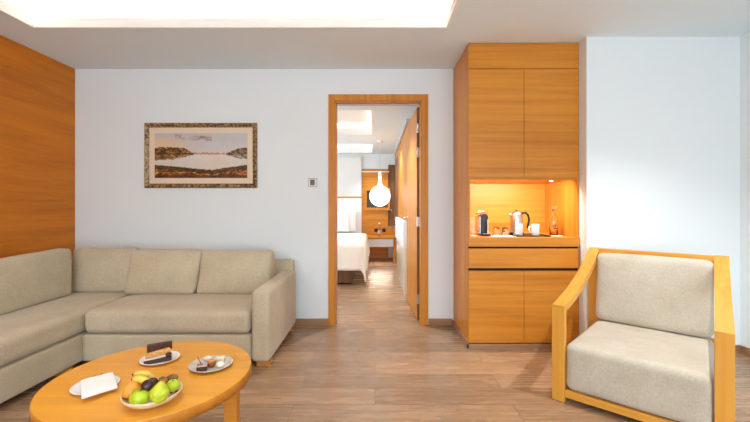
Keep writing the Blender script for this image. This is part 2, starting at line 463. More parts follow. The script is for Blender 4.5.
bm = bmesh.new(); bm_lathe(bm, [(.0, 0), (.030, 0), (.032, .15), (.0, .15)], 20, -.068, .09, .004); obj('water_tank', bm, 'glass', cm, autos=40)

def mk_glass(label, loc):
    bm = bmesh.new()
    bm_lathe(bm, [(.031, 0), (.0325, 0), (.030, .04), (.024, .072), (.0, .074), (.0, .070), (.022, .069), (.0285, .04), (.031, 0)], 24, cap=False)
    return tag(obj('drinking_glass', bm, 'glass', smooth=True, loc=loc), label, 'glass', 'upturned glasses on the worktop')
mk_glass('upturned clear glass next to the coffee machine', (1.035, 3.20, cz))
mk_glass('upturned clear glass nearer the black tray, between the other glass and the kettle', (1.100, 3.17, cz))
bm = bmesh.new(); soft_box(bm, .105, .045, .0022, .002, c=(0, 0, .0022), n=4)
o = tag(obj('napkin', bm, 'linen', smooth=True, loc=(1.05, 3.10, cz)), 'flat white cloth laid in front of the upturned glasses', 'napkin')
bm = bmesh.new(); bm_lathe(bm, [(0, 0), (.028, 0), (.036, .006), (.035, .007), (.026, .003), (0, .003)], 24, cap=False)
tag(obj('saucer', bm, 'porc', smooth=True, loc=(.815, 3.11, cz)), 'small white saucer in the niche corner left of the coffee machine', 'saucer')
bm = bmesh.new()
bm_lathe(bm, [(0, 0), (.016, 0), (.030, .026), (.0285, .027), (.015, .004), (0, .004)], 24, cap=False)
tag(obj('sugar_dish', bm, 'steel', smooth=True, loc=(1.175, 3.115, cz)), 'small shiny dish of sachets just left of the black tray', 'dish')
bm = bmesh.new()
for i in range(4):
    a = i*.6-.8; bm_box(bm, -.004+.011*(i-1.5), .006+.011*(i-1.5), -.012, -.009+.02*(i % 2), .008, .036)
tag(obj('sachet', bm, 'linen', loc=(1.175, 3.115, cz)), 'white paper sachets standing in the small shiny dish', 'sachets', kind='stuff')

TY = 3.135
tray = tag(None or obj('tray', (lambda bm: (bm_box(bm, -.150, .150, -.07, .15, 0, .004), [bm_box(bm, *q, .004, .010) for q in ((-.150, .150, -.07, -.066), (-.150, .150, .146, .15), (-.150, -.146, -.066, .146), (.146, .150, -.066, .146))], bm)[-1])(bmesh.new()), 'black', loc=(1.285, TY, cz)), 'flat black tray under the kettle and two white mugs', 'tray')
tz = cz+.0045
kt = thing('kettle', 'steel electric kettle with a black handle on the black tray', 'kettle', (1.215, TY+.085, tz))
bm = bmesh.new(); bm_lathe(bm, [(0, 0), (.058, 0), (.060, .018), (.056, .022), (0, .022)], 28); obj('base', bm, 'black', kt, autos=40)
bm = bmesh.new(); bm_lathe(bm, [(0, .0225), (.055, .0225), (.056, .05), (.052, .13), (.047, .175), (.040, .192), (.026, .200), (0, .202)], 32); obj('body', bm, 'steel', kt, autos=50)
bm = bmesh.new(); bm_lathe(bm, [(0, .2015), (.012, .2022), (.012, .212), (0, .214)], 16); obj('lid_knob', bm, 'black', kt, smooth=True)
bm = bmesh.new(); bm_box(bm, -.010, .010, -.057, -.051, .09, .17, bev=.002); obj('water_gauge', bm, 'glass', kt)
bm = bmesh.new(); bm_tube(bm, [(.045, 0, .185), (.075, 0, .192), (.098, 0, .172), (.108, 0, .13), (.100, 0, .085), (.092, 0, .055)], [.010, .011, .011, .010, .009, .007], 12); obj('handle', bm, 'black', kt, smooth=True)
bm = bmesh.new(); bm_tube(bm, [(-.045, 0, .165), (-.066, 0, .182)], [.014, .008], 12); obj('spout', bm, 'steel', kt, smooth=True)

def mk_mug(label, loc, rz):
    m = thing('mug', label, 'mug', loc, rz, 'white mugs on the black tray')
    bm = bmesh.new(); bm_lathe(bm, [(0, 0), (.026, 0), (.030, .004), (.033, .098), (.0305, .098), (.027, .008), (0, .008)], 28, cap=False); obj('cup', bm, 'porc', m, autos=50)
    bm = bmesh.new(); bm_tube(bm, [(.030, 0, .078), (.048, 0, .074), (.052, 0, .052), (.044, 0, .030), (.029, 0, .026)], .0045, 8); obj('handle', bm, 'porc', m, smooth=True)
    return m
mk_mug('white mug standing in front of the steel kettle', (1.198, TY-.015, tz), -2.4)
mk_mug('white mug standing right of the kettle\'s black handle', (1.335, TY-.015, tz), 2.9)

bt_ = thing('glass_bottle', 'clear glass bottle with a ball stopper at the niche\'s right end', 'bottle', (1.525, 3.20, cz))
bm = bmesh.new(); bm_lathe(bm, [(0, 0), (.030, 0), (.034, .006), (.034, .13), (.026, .165), (.012, .19), (.010, .215), (.012, .222), (.009, .222), (.0075, .2), (.010, .188), (.023, .163), (.031, .128), (.031, .008), (0, .006)], 28, cap=False); obj('body', bm, 'glass', bt_, smooth=True)
bm = bmesh.new(); bm_lathe(bm, [(0, .205), (.006, .205), (.007, .224), (.016, .228), (.022, .245), (.016, .262), (0, .267)], 20); obj('stopper', bm, 'glass', bt_, smooth=True)
bm = bmesh.new()
for r, ln in ((.086, (.009, .006, .008)), (.072, (.006, .010)), (.058, (.010, .005, .009))):
    x = -.016
    for w_ in ln:
        a0 = x; a1 = x+w_
        for s in range(3):
            xa = a0+(a1-a0)*s/3; xb = a0+(a1-a0)*(s+1)/3
            ya, yb = -math.sqrt(.0346**2-xa*xa), -math.sqrt(.0346**2-xb*xb)
            vs = [bm.verts.new(p) for p in ((xa, ya, r), (xb, yb, r), (xb, yb, r+.009), (xa, ya, r+.009), (xa, ya+.0004, r), (xb, yb+.0004, r), (xb, yb+.0004, r+.009), (xa, ya+.0004, r+.009))]
            for f in ((0, 1, 2, 3), (5, 4, 7, 6), (0, 4, 5, 1), (3, 2, 6, 7)): bm.faces.new([vs[i] for i in f])
        x = a1+.002
obj('printed_mark', bm, 'black', bt_)
bm = bmesh.new(); soft_box(bm, .04, .025, .003, .003, c=(0, 0, .003), n=4)
tag(obj('folded_cloth', bm, 'linen', smooth=True, loc=(1.515, 3.125, cz)), 'small folded white cloth in front of the glass bottle', 'cloth')

# ------------------------------------------------------------------ framed landscape
px0, px1, pz0, pz1 = (145.5-375)/104.5, (257.5-375)/104.5, 1.134+(206.5-188)/104.5, 1.134+(206.5-123.3)/104.5
PW, PH = px1-px0, pz1-pz0
pic = thing('framed_picture', 'lake landscape picture in a mottled gold frame on the back wall', 'picture', ((px0+px1)/2, YB-.001, (pz0+pz1)/2))
fm, nt, b = newmat('mottled_gold_frame')
n = nt.nodes.new('ShaderNodeTexNoise'); n.inputs['Scale'].default_value = 55; n.inputs['Detail'].default_value = 4
tc = nt.nodes.new('ShaderNodeTexCoord'); nt.links.new(tc.outputs['Object'], n.inputs['Vector'])
r = nt.nodes.new('ShaderNodeValToRGB'); r.color_ramp.elements[0].position = .40; r.color_ramp.elements[1].position = .62
r.color_ramp.elements[0].color = (.085, .045, .018, 1); r.color_ramp.elements[1].color = (.50, .31, .13, 1)
nt.links.new(n.outputs['Fac'], r.inputs['Fac']); nt.links.new(r.outputs['Color'], b.inputs['Base Color']); b.inputs['Roughness'].default_value = .45; b.inputs['Metallic'].default_value = .3
bm = bmesh.new(); fw = .042
hx, hz = PW/2, PH/2
prof = [(0, 0), (0, -.018), (.012, -.028), (.026, -.022), (fw, -.012), (fw, 0)]
cors = [(-1, -1), (1, -1), (1, 1), (-1, 1)]
rings = [[bm.verts.new((sx_*(hx-d), y, sz_*(hz-d))) for d, y in prof] for sx_, sz_ in cors]
for i in range(4):
    A, B = rings[i], rings[(i+1) % 4]
    for j in range(len(prof)): bm.faces.new((A[j], B[j], B[(j+1) % len(prof)], A[(j+1) % len(prof)]))
obj('frame', bm, fm, pic)
matm = plain('cream_mount', (.80, .66, .50), .8, var=.01)
iw, ih = 556/6.026/104.5/2, 270/6.026/104.5/2
ix, iz = ((62+618)/2/6.026+145-201.5)/104.5, -((80+350)/2/6.026+120-155.65)/104.5
bm = bmesh.new(); bm_box(bm, -hx+fw-.002, hx-fw+.002, -.008, -.001, -hz+fw-.002, hz-fw+.002); obj('mount', bm, matm, pic)
# the print: colours of the painted scene itself
NX, NZ = 200, 98
me = bpy.data.meshes.new('print')
verts = []; cols = []
def fbm(x, y, o=4):
    s = 0; a = .5
    for _ in range(o): s += a*mnoise.noise(Vector((x, y, 3.3))); x *= 2.1; y *= 2.1; a *= .5
    return s
def pcol(u, v):       # u 0..1 left-right, v 0..1 top-bottom
    n1 = fbm(u*9, v*14); n2 = fbm(u*30+5, v*40); n3 = fbm(u*4+9, v*5)
    def mixc(a, b, t): t = max(0, min(1, t)); return [a[i]*(1-t)+b[i]*t for i in range(3)]
    if v < .47:
        c = mixc((196, 196, 200), (212, 206, 204), v*2+n1*.5)
        c = mixc(c, (232, 196, 152), max(0, 1-u*2.0)*max(0, 1-abs(v-.24)*4.5)*1.1+max(0, v-.37)*2.5)
        c = mixc(c, (150, 122, 104), max(0, .35+n1*1.8+n2*.8)*max(0, 1-abs(v-.05-.12*u)*13)*(1.5 if .22 < u < .62 else .15))
    else:
        c = mixc((224, 218, 214), (214, 206, 192), (v-.48)*3+n2)
        c = mixc(c, (206, 188, 160), max(0, n3*2.5)*max(0, 1-abs(v-.68)*9)*(1 if u < .5 else .3))
        c = mixc(c, (226, 204, 186), max(0, 1-abs(u-.66)*5)*.5)
    if .42 < v < .475+.03*n2 and .40 < u < .76 and v > .435-.10*n2: c = mixc((214, 168, 134), (176, 138, 118), .5+n2*3)
    e = .04*n2+.035*fbm(u*55, 7)
    lt = .315+.13*max(0, (u-.22)/.2)**2+e if u < .43 else 1
    if lt < v < .47: c = mixc((66, 54, 34), (196, 130, 60), .22+n2*3.2+.5*n1)
    if u < .43 and .455 < v < .475: c = (66, 50, 34)
    if u < .43 and .475 <= v < .60-.12*(u/.43)**2+.05*n1+e: c = mixc((96, 72, 46), (186, 142, 96), .35+n2*3)
    rt = .33+.14*(1-min(1, (u-.76)/.16))+e if u > .76 else 1
    if rt < v < .47: c = mixc((70, 60, 48), (164, 128, 88), .38+n2*3)
    if u > .76 and .47 <= v < .475+.10*min(1, (u-.76)/.15)+e: c = mixc((110, 96, 82), (186, 170, 150), .5+n2*3)
    if u < .62: hs = .70+.12*u/.62
    else: hs = .82-.075*(u-.62)/.25
    hs += .02*n1+e*.5
    if v > hs:
        c = mixc((60, 46, 28), (104, 78, 46), .45+n2*2.4)
        if v > hs+.085+.05*n1:
            c = mixc((84, 50, 28), (212, 126, 54), .30+n1*2.0+n2*2.2)
            c = mixc(c, (232, 182, 76), max(0, fbm(u*16+2, v*14+8)*3.4-.45))
        if v > .93: c = mixc(c, (66, 48, 30), .7)
    return s2l(c)
for j in range(NZ+1):
    for i in range(NX+1):
        verts.append((-iw+2*iw*i/NX, 0, ih-2*ih*j/NZ)); cols.append(pcol(i/NX, j/NZ))
k = len(verts)
faces = [(j*(NX+1)+i, (j+1)*(NX+1)+i, (j+1)*(NX+1)+i+1, j*(NX+1)+i+1) for j in range(NZ) for i in range(NX)]
verts += [(sx_*iw, .002, sz_*ih) for sx_, sz_ in cors]; cols += [(.1, .1, .1)]*4
faces.append((k, k+3, k+2, k+1))
me.from_pydata(verts, [], faces)
ca = me.color_attributes.new('print_colour', 'FLOAT_COLOR', 'POINT')
ca.data.foreach_set('color', [q for c in cols for q in (*c, 1)])
pm, nt, b = newmat('landscape_print'); an = nt.nodes.new('ShaderNodeAttribute'); an.attribute_name = 'print_colour'
nt.links.new(an.outputs['Color'], b.inputs['Base Color']); b.inputs['Roughness'].default_value = .25
me.materials.append(pm)
o = bpy.data.objects.new('print', me); COL.objects.link(o); o.parent = pic; o.location = (ix, -.0105, iz)

# wall controller
th = thing('wall_thermostat', 'small square grey wall controller with a bronze screen, left of the doorway', 'thermostat', ((312.8-375)/104.5, YB, 1.134+(206.5-182.6)/104.5))
bm = bmesh.new(); bm_box(bm, -.044, .044, -.010, 0, -.044, .044, bev=.002); obj('plate', bm, 'greyplate', th)
box('bezel', 'lip', (-.034, .028, -.012, -.010, -.033, .033), th)
box('screen', 'thermo', (-.024, .020, -.0135, -.012, -.026, .028), th)
bm = bmesh.new()
for z in (-.02, 0, .02): bm_box(bm, .032, .039, -.0115, -.010, z-.006, z+.006)
obj('button', bm, 'headb', th)

# ------------------------------------------------------------------ corner sofa
sofa = thing('corner_sofa', 'large khaki fabric corner sofa filling the corner by the wood-panelled wall', 'sofa', (XL, YB, 0))
def SB(name, x0, x1, y0, y1, z0, z1, r=.03, puff=(0, 0, 0), n=14, wob=0, seed=0, lean=None, mat='sofa', taper=None, slope=0):
    bm = bmesh.new(); hx_, hy_, hz_ = (x1-x0)/2, (y1-y0)/2, (z1-z0)/2
    shape = None
    if lean:
        dx, dy = lean
        def shape(p):
            tt = max(0, (p.z/hz_+1)/2); q = p.copy()
            if taper == 'x': q.x = hx_+(q.x-hx_)*(1-.62*tt**1.5); q.z += slope*(p.y/hy_)*tt
            if taper == 'y': q.y = -hy_+(q.y+hy_)*(1-.60*tt**1.5)
            q.x += dx*tt; q.y += dy*tt; return q
    soft_box(bm, hx_, hy_, hz_, r, puff, n, (0, 0, 0), wob, seed, shape)
    return obj(name, bm, mat, sofa, smooth=True, loc=((x0+x1)/2-XL, (y0+y1)/2-YB, (z0+z1)/2))
FX, FY = -2.06, 2.630         # front planes
SL = XL+.02; SBk = YB-.075     # backs
YN = .95                       # near end of the left run
SB('base', SL, FX, YN, SBk, .042, .235, .018, n=8)
SB('base', FX+.001, -.872, FY, SBk, .042, .235, .018, n=8)
SB('back_frame', SL, SL+.11, YN, SBk, .248, .64, .03, n=8)
SB('back_frame', SL+.115, -.745, SBk-.10, SBk, .248, .645, .03, n=8)
SB('arm', -.868, -.735, FY-.012, SBk-.003, .042, .545, .032, (.004, .004, .004), n=12)
SB('seat_cushion', SL+.115, FX+.01, YN+.02, SBk-.105, .240, .406, .05, (.0, .0, .004), n=20, wob=.006, seed=2)
SB('seat_cushion', FX+.016, -.874, FY-.012, SBk-.105, .240, .406, .045, (.0, .006, .006), n=20, wob=.006, seed=5)
# back cushions
SB('back_cushion', -2.73, -2.478, 1.62, 3.085, .409, .764, .03, (.016, .004, .008), n=18, wob=.006, seed=8, lean=(-.012, 0), taper='x', slope=.032)
SB('back_cushion', -2.73, -2.488, YN+.02, 1.60, .409, .742, .03, (.016, .004, .008), n=14, wob=.006, seed=9, lean=(-.012, 0), taper='x')
SB('back_cushion', -2.59, -2.045, 3.155, 3.36, .409, .772, .03, (.0, .022, .006), n=16, wob=.006, seed=11, lean=(.02, .03), taper='y')
SB('back_cushion', -2.075, -1.492, 3.075, 3.33, .409, .765, .035, (.008, .035, .006), n=16, wob=.008, seed=13, lean=(.035, .06), taper='y')
SB('back_cushion', -1.476, -.885, 3.075, 3.33, .409, .762, .035, (.008, .035, .004), n=16, wob=.008, seed=17, lean=(.02, .06), taper='y')
for (x, y) in ((-.79, FY+.055), (-2.11, FY-.10), (-2.11, YN+.1), (-.79, SBk-.08), (SL+.08, SBk-.08), (SL+.08, YN+.1)):
    bm = bmesh.new(); bm_box(bm, -.05, .05, -.03, .03, 0, .040, bev=.003); obj('foot', bm, 'foot', sofa, loc=(x-XL, y-YB, 0.001))

# ------------------------------------------------------------------ round coffee table
TX, TYc, TR, TZ = -.903, 1.536, .376, .45
tb = thing('coffee_table', 'round golden wood coffee table holding fruit and cake plates', 'table', (TX, TYc, 0))
bm = bmesh.new(); bm_lathe(bm, [(0, TZ-.04), (TR-.006, TZ-.04), (TR-.001, TZ-.036), (TR, TZ-.003), (TR-.002, TZ), (0, TZ)], 96)
obj('top', bm, 'table', tb, autos=40)
bm = bmesh.new(); bm_lathe(bm, [(TR+.0002, TZ-.039), (TR+.0016, TZ-.039), (TR+.0016, TZ-.003), (TR+.0002, TZ-.002)], 96, cap=False); obj('rim_shade', bm, 'tshade', tb, smooth=True)  # thin shell round the rim, coloured darker to stand in for shade
for k in range(3):
    a = k*PI*2/3
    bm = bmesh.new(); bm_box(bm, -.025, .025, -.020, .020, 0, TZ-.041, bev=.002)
    obj('leg', bm, 'tshade', tb, loc=((TR-.058)*math.cos(a), (TR-.058)*math.sin(a), 0.0005), rotz=a+.0)
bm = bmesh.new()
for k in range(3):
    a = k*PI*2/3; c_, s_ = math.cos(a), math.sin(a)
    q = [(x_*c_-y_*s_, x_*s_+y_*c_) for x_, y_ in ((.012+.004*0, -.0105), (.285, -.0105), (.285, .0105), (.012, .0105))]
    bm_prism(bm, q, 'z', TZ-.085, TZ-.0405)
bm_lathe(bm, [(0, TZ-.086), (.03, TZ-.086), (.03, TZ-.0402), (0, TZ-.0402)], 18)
obj('cross_rail', bm, 'tshade', tb)

tz = TZ+.0008
def mk_plate(name, label, cat, px, py, r, mat, rim=.010, group=None):
    x, y = at(px, py, TZ+.008)
    bm = bmesh.new()
    bm_lathe(bm, [(0, 0), (r*.62, 0), (r*.68, .001), (r*.97, rim), (r, rim+.001), (r*.985, rim+.003), (r*.9, rim), (r*.66, .004), (0, .0038)], 56, cap=False)
    o = obj(name, bm, mat, smooth=True, loc=(x, y, tz)); tag(o, label, cat, group); return x, y
# napkin plate
x, y = mk_plate('plate', 'white plate under the folded napkin and cutlery', 'plate', 95.5, 385.5, .078, 'porc')
cor = [at(79.7, 382.5, TZ+.022), at(80.8, 397.8, TZ+.022), at(117.6, 386.4, TZ+.022), at(113.5, 373.8, TZ+.022)]
bm = bmesh.new()
ccx = sum(c[0] for c in cor)/4; ccy = sum(c[1] for c in cor)/4
def layer(z0, z1, sc, dx=0, dy=0):
    g = []
    NN = 8
    for i in range(NN+1):
        row = []
        for j in range(NN+1):
            u, v = i/NN, j/NN
            P = [(cor[0][k]*(1-u)*(1-v)+cor[1][k]*(1-u)*v+cor[2][k]*u*v+cor[3][k]*u*(1-v)) for k in (0, 1)]
            xx = (P[0]-ccx)*sc+dx; yy = (P[1]-ccy)*sc+dy
            w = .0012*math.sin(u*9+v*3)
            row.append((bm.verts.new((xx, yy, z1+w+.003*(1-(2*u-1)**2))), bm.verts.new((xx, yy, z0+w*.3))))
        g.append(row)
    for i in range(NN):
        for j in range(NN):
            bm.faces.new([g[a][b_][0] for a, b_ in ((i, j), (i+1, j), (i+1, j+1), (i, j+1))])
            bm.faces.new([g[a][b_][1] for a, b_ in ((i, j+1), (i+1, j+1), (i+1, j), (i, j))])
    rim_ = [(i, 0) for i in range(NN)]+[(NN, j) for j in range(NN)]+[(i, NN) for i in range(NN, 0, -1)]+[(0, j) for j in range(NN, 0, -1)]
    for a, b_ in zip(rim_, rim_[1:]+rim_[:1]):
        bm.faces.new([g[a[0]][a[1]][0], g[b_[0]][b_[1]][0], g[b_[0]][b_[1]][1], g[a[0]][a[1]][1]])
layer(0, .006, .98, .003, -.002); layer(.0064, .012, .95, -.001, .002)
tag(obj('folded_napkin', bm, 'linen', loc=(ccx, ccy, tz+.0160)), 'white napkin folded over cutlery on the plate left of the fruit', 'napkin')
dv = Vector((cor[3][0]-cor[2][0], cor[3][1]-cor[2][1], 0)).normalized(); du = Vector((cor[2][0]-cor[1][0], cor[2][1]-cor[1][1], 0)).normalized()
for q, (off, kind, lb) in enumerate(((-.030, 'fork', 'fork tip showing beyond the left of the folded napkin'), (-.004, 'knife', 'knife blade showing beyond the middle of the folded napkin'), (.022, 'spoon', 'spoon bowl showing beyond the right of the folded napkin'))):
    hl = (Vector(cor[3])-Vector(cor[2])).length/2; base = Vector((ccx, ccy, tz+.0138))+du*off+dv*(hl-.014)
    bm = bmesh.new()
    p0, p1 = -dv*.02, dv*.045
    bm_tube(bm, [p0, p1], .0022, 8)
    if kind == 'fork':
        for s in (-.006, -.002, .002, .006): bm_tube(bm, [p1+du*s*.6, p1+du*s+dv*.004, p1+du*s+dv*.022], .0009, 6)
    elif kind == 'knife':
        bm_ball(bm, p1+dv*.012, .006, 1, 1, 1, 12, rot=Matrix(((du.x, dv.x, 0), (du.y, dv.y, 0), (0, 0, 1))) @ Matrix.Diagonal((1, 3, .25)))
    else:
        bm_ball(bm, p1+dv*.012, .009, 1, 1, 1, 16, rot=Matrix(((du.x, dv.x, 0), (du.y, dv.y, 0), (0, 0, 1))) @ Matrix.Diagonal((1, 1.5, .35)))
    tag(obj(kind, bm, 'chrome', smooth=True, loc=base), lb, kind)

# cake plate
x, y = mk_plate('plate', 'white plate carrying three cake slices at the far side of the table', 'plate', 160, 358.5, .080, 'porc')
pz = tz+.0048
choc = plain('dark_chocolate', (.10, .032, .018), .35, var=.25, vscale=50)
choc2 = plain('chocolate_sponge', (.085, .034, .020), .7, var=.4, vscale=140, bump=.5, bscale=200)
apricot = plain('apricot_sponge', (.75, .38, .12), .7, var=.3, vscale=90, bump=.4, bscale=160)
creamm = plain('whipped_cream', (.86, .79, .66), .6, var=.06, vscale=60)
x0, y0 = at(147.5, 353.5, pz); x1, y1 = at(172.5, 349, pz)
ang = math.atan2(y1-y0, x1-x0); L_ = math.hypot(x1-x0, y1-y0)
cb = thing('chocolate_cake', 'upright dark chocolate cake bar at the back of the cake plate', 'cake', ((x0+x1)/2, (y0+y1)/2-.004, pz+.0055), ang)
bm = bmesh.new(); bm_box(bm, -L_/2, L_/2, -.010, .010, 0, .030, bev=.002); obj('sponge', bm, choc2, cb)
bm = bmesh.new(); bm_box(bm, -L_/2-.001, L_/2+.001, -.011, .011, .030, .0345, bev=.0015); obj('glaze', bm, choc, cb)
sl = thing('cake_slice', 'apricot coloured wedge of cake in the middle of the cake plate', 'cake', (x-.004, y+.002, pz), .72)
bm = bmesh.new(); bm_prism(bm, [(-.055, -.002), (.042, -.019), (.042, .016)], 'z', 0, .032); obj('sponge', bm, apricot, sl)
bm = bmesh.new(); bm_prism(bm, [(-.056, -.002), (.043, -.020), (.043, .017)], 'z', .0322, .037); obj('topping', bm, apricot, sl)
s2 = thing('cake_slice', 'dark chocolate wedge with a cream layer at the front of the cake plate', 'cake', (x+.018, y-.026, pz), .68)
bm = bmesh.new(); bm_prism(bm, [(-.064, .003), (.040, -.016), (.044, .014)], 'z', 0, .016); obj('sponge', bm, choc2, s2)
bm = bmesh.new(); bm_prism(bm, [(-.064, .003), (-.03, -.002), (.036, .004), (.043, .014)], 'z', .0162, .022); obj('cream_layer', bm, creamm, s2)
bm = bmesh.new(); bm_ball(bm, (.030, -.004, .026), .011, 1.2, 1, .8); obj('chocolate_ball', bm, choc, s2, smooth=True)

# dessert plate
gx, gy = mk_plate('plate', 'round grey stoneware plate of small desserts at the table\'s right edge', 'plate', 211, 364.8, .088, 'stone', rim=.012)
pz = tz+.005
def atp(px, py, z=None): return at(px, py, z if z is not None else pz+.008)
x, y = atp(202, 368)
d1 = thing('brownie', 'square dark brownie with a reddish nut topping on the grey plate', 'brownie', (x, y, pz), .3)
bm = bmesh.new(); soft_box(bm, .020, .016, .009, .004, c=(0, 0, .009), n=5); obj('sponge', bm, choc2, d1, smooth=True)
bm = bmesh.new(); soft_box(bm, .0205, .0165, .003, .003, c=(0, 0, .0205), n=5); obj('icing', bm, plain('lilac_icing', (.55, .42, .42), .5, var=.2, vscale=120), d1, smooth=True)
bm = bmesh.new()
for i in range(7): bm_ball(bm, (random.uniform(-.015, .010), random.uniform(-.01, .01), .025), .0035, 1.2, 1, .8, 8)
obj('nuts', bm, plain('caramel_nuts', (.48, .16, .05), .5, var=.3, vscale=90), d1, smooth=True)
bm = bmesh.new(); bm_tube(bm, [(-.003, .004, .024), (-.018, .008, .052)], .0012, 6); obj('stick', bm, choc, d1)
x, y = atp(211.5, 364.5)
d2 = thing('tartlet', 'brown glazed tartlet in the middle of the grey plate', 'tartlet', (x, y, pz), 0)
bm = bmesh.new(); bm_lathe(bm, [(0, 0), (.012, 0), (.019, .018), (.017, .021), (0, .021)], 18); obj('pastry_shell', bm, plain('baked_pastry', (.30, .105, .035), .5, var=.25, vscale=90), d2, smooth=True)
bm = bmesh.new(); bm_ball(bm, (0, 0, .023), .015, 1, 1, .45); obj('filling', bm, plain('amber_glaze', (.62, .25, .06), .25, var=.3, vscale=80), d2, smooth=True)
x, y = atp(220.5, 365.5)
bm = bmesh.new(); bm_ball(bm, (0, 0, .0125), .016, 1.05, 1, .78, 24, fn=lambda p: p*(1+.05*mnoise.noise(p*3)))
tag(obj('cream_ball', bm, creamm, smooth=True, loc=(x, y, pz+.001)), 'round white cream ball at the front right of the grey plate', 'dessert')
x, y = atp(208, 358.8)
bm = bmesh.new(); bm_ball(bm, (0, 0, .010), .014, 1.4, .9, .7, 24, fn=lambda p: p*(1+.12*mnoise.noise(p*2.2+Vector((4, 1, 0)))))
tag(obj('meringue', bm, creamm, smooth=True, loc=(x, y, pz+.001)), 'low white meringue at the back left of the grey plate', 'dessert')
x, y = atp(220.5, 358.8)
d3 = thing('petit_four', 'small white square cake with yellow-green dots on the grey plate', 'cake', (x, y, pz), .25)
bm = bmesh.new(); soft_box(bm, .018, .012, .010, .004, c=(0, 0, .010), n=5); obj('sponge', bm, creamm, d3, smooth=True)
bm = bmesh.new()
for i, dx in enumerate((-.010, 0, .010)): bm_ball(bm, (dx, 0, .0215), .004, 1, 1.6, .6, 10)
obj('dots', bm, plain('lime_gel', (.62, .66, .04), .3, var=.1), d3, smooth=True)

# fruit bowl
bx, by = at(152.7, 392.0, TZ+.035)
bm = bmesh.new(); br_ = .094
bm_lathe(bm, [(0, 0), (.045, 0), (.05, .002), (.075, .014), (.089, .028), (br_, .038), (.0925, .0395), (.0885, .034), (.074, .020), (.050, .007), (0, .005)], 56, cap=False)
tag(obj('fruit_bowl', bm, 'cream', smooth=True, loc=(bx, by, tz)), 'shallow cream ceramic bowl full of fruit', 'bowl')
green = plain('green_apple_skin', (.46, .60, .02), .25, var=.18, vscale=40, coat=.3)
pear_m = plain('green_pear_skin', (.54, .62, .03), .3, var=.15, vscale=60, coat=.2)
orange_m = plain('mango_skin', (.76, .34, .04), .4, var=.2, vscale=20)
plum_m = plain('plum_skin', (.035, .010, .012), .2, var=.5, vscale=20, coat=.4)
ban_m = plain('banana_skin', (.74, .56, .10), .4, var=.2, vscale=30)
kiwi_m = plain('kiwi_skin', (.23, .115, .035), .8, var=.25, vscale=80)
tang_m = plain('persimmon_skin', (.55, .16, .03), .35, var=.2, vscale=30)
stem_m = plain('fruit_stem', (.05, .035, .015), .8, var=.2)
leafm = plain('green_calyx', (.10, .17, .03), .6, var=.2)
def dimple(p):
    rr = math.hypot(p.x, p.y); q = p.copy()
    if p.z > 0: q.z -= .32*math.exp(-(rr/.28)**2)
    else: q.z += .22*math.exp(-(rr/.25)**2)
    return q
def fruit(name, label, px, py, z, r, mat, fn=None, s=(1, 1, 1), stem=True, rz=0, tilt=0, cat=None):
    x, y = at(px, py, z)
    t_ = thing(name, label, cat or name.replace('_', ' '), (x, y, z)); t_.rotation_euler = (tilt, 0, rz)
    bm = bmesh.new(); bm_ball(bm, (0, 0, 0), r, *s, 28, fn=fn); obj('flesh', bm, mat, t_, smooth=True)
    if stem:
        bm = bmesh.new(); h_ = r*s[2]*.74 if fn is dimple else r*s[2]*.98
        bm_tube(bm, [(0, 0, h_-.004), (.001, 0, h_+.004), (.003, 0, h_+.009)], .0013, 6); obj('stem', bm, stem_m, t_, smooth=True)
    return t_
def pearfn(p):
    q = p.copy(); k = 1-.38*max(0, p.z)**1.3; q.x *= k; q.y *= k; q.z = p.z*1.12; return q
fruit('apple', 'shiny green apple at the front left of the fruit bowl', 139.6, 397.6, TZ+.048, .030, green, dimple, (1, 1, .9), tilt=-.1)
fruit('pear', 'plump yellow-green pear at the front of the fruit bowl', 159.6, 392.4, TZ+.060, .0295, pear_m, pearfn, (1, 1, 1.05), stem=False, tilt=-.25)
fruit('apple', 'smaller green apple at the right side of the fruit bowl', 172.6, 385.5, TZ+.052, .0225, green, dimple, (1, 1, .95))
fruit('mango', 'orange mango at the left side of the fruit bowl', 132.5, 390, TZ+.050, .028, orange_m, None, (1.2, .95, .95), stem=False, rz=.9)
fruit('plum', 'dark purple plum on top beside the pear', 147.6, 385.6, TZ+.077, .020, plum_m, dimple, (1, 1, 1), stem=False)
fruit('plum', 'dark purple plum tucked behind the first plum, under the bananas', 152.6, 382.9, TZ+.070, .018, plum_m, dimple, (1, 1, 1), stem=False)
tg = fruit('persimmon', 'small orange-red persimmon with a green calyx behind the pear', 162.4, 381.5, TZ+.062, .0155, tang_m, None, (1.15, 1.1, .85), stem=False)
bm = bmesh.new()
for i in range(4):
    a = i*PI/2+.4; bm_ball(bm, (.006*math.cos(a), .006*math.sin(a), .0135), .006, 1.1, .8, .2, 8)
obj('calyx', bm, leafm, tg, smooth=True)
fruit('kiwi', 'brown kiwi at the back right of the fruit bowl', 172.2, 378, TZ+.054, .0145, kiwi_m, None, (1.45, 1, .9), stem=False, rz=.35)
x, y = at(171.3, 391.5, TZ+.026)
for i, (dx, dy, dz) in enumerate(((0, 0, 0), (.011, .009, .001), (.002, .014, .003), (-.010, .004, .004))):
    bm = bmesh.new(); bm_ball(bm, (0, 0, 0), .0065, 1, 1, 1.1, 12)
    tag(obj('grape', bm, plum_m, smooth=True, loc=(x+dx, y+dy, TZ+.027+dz)), 'dark grape in the small cluster below the smaller green apple', 'grape', 'dark grapes in the fruit bowl')
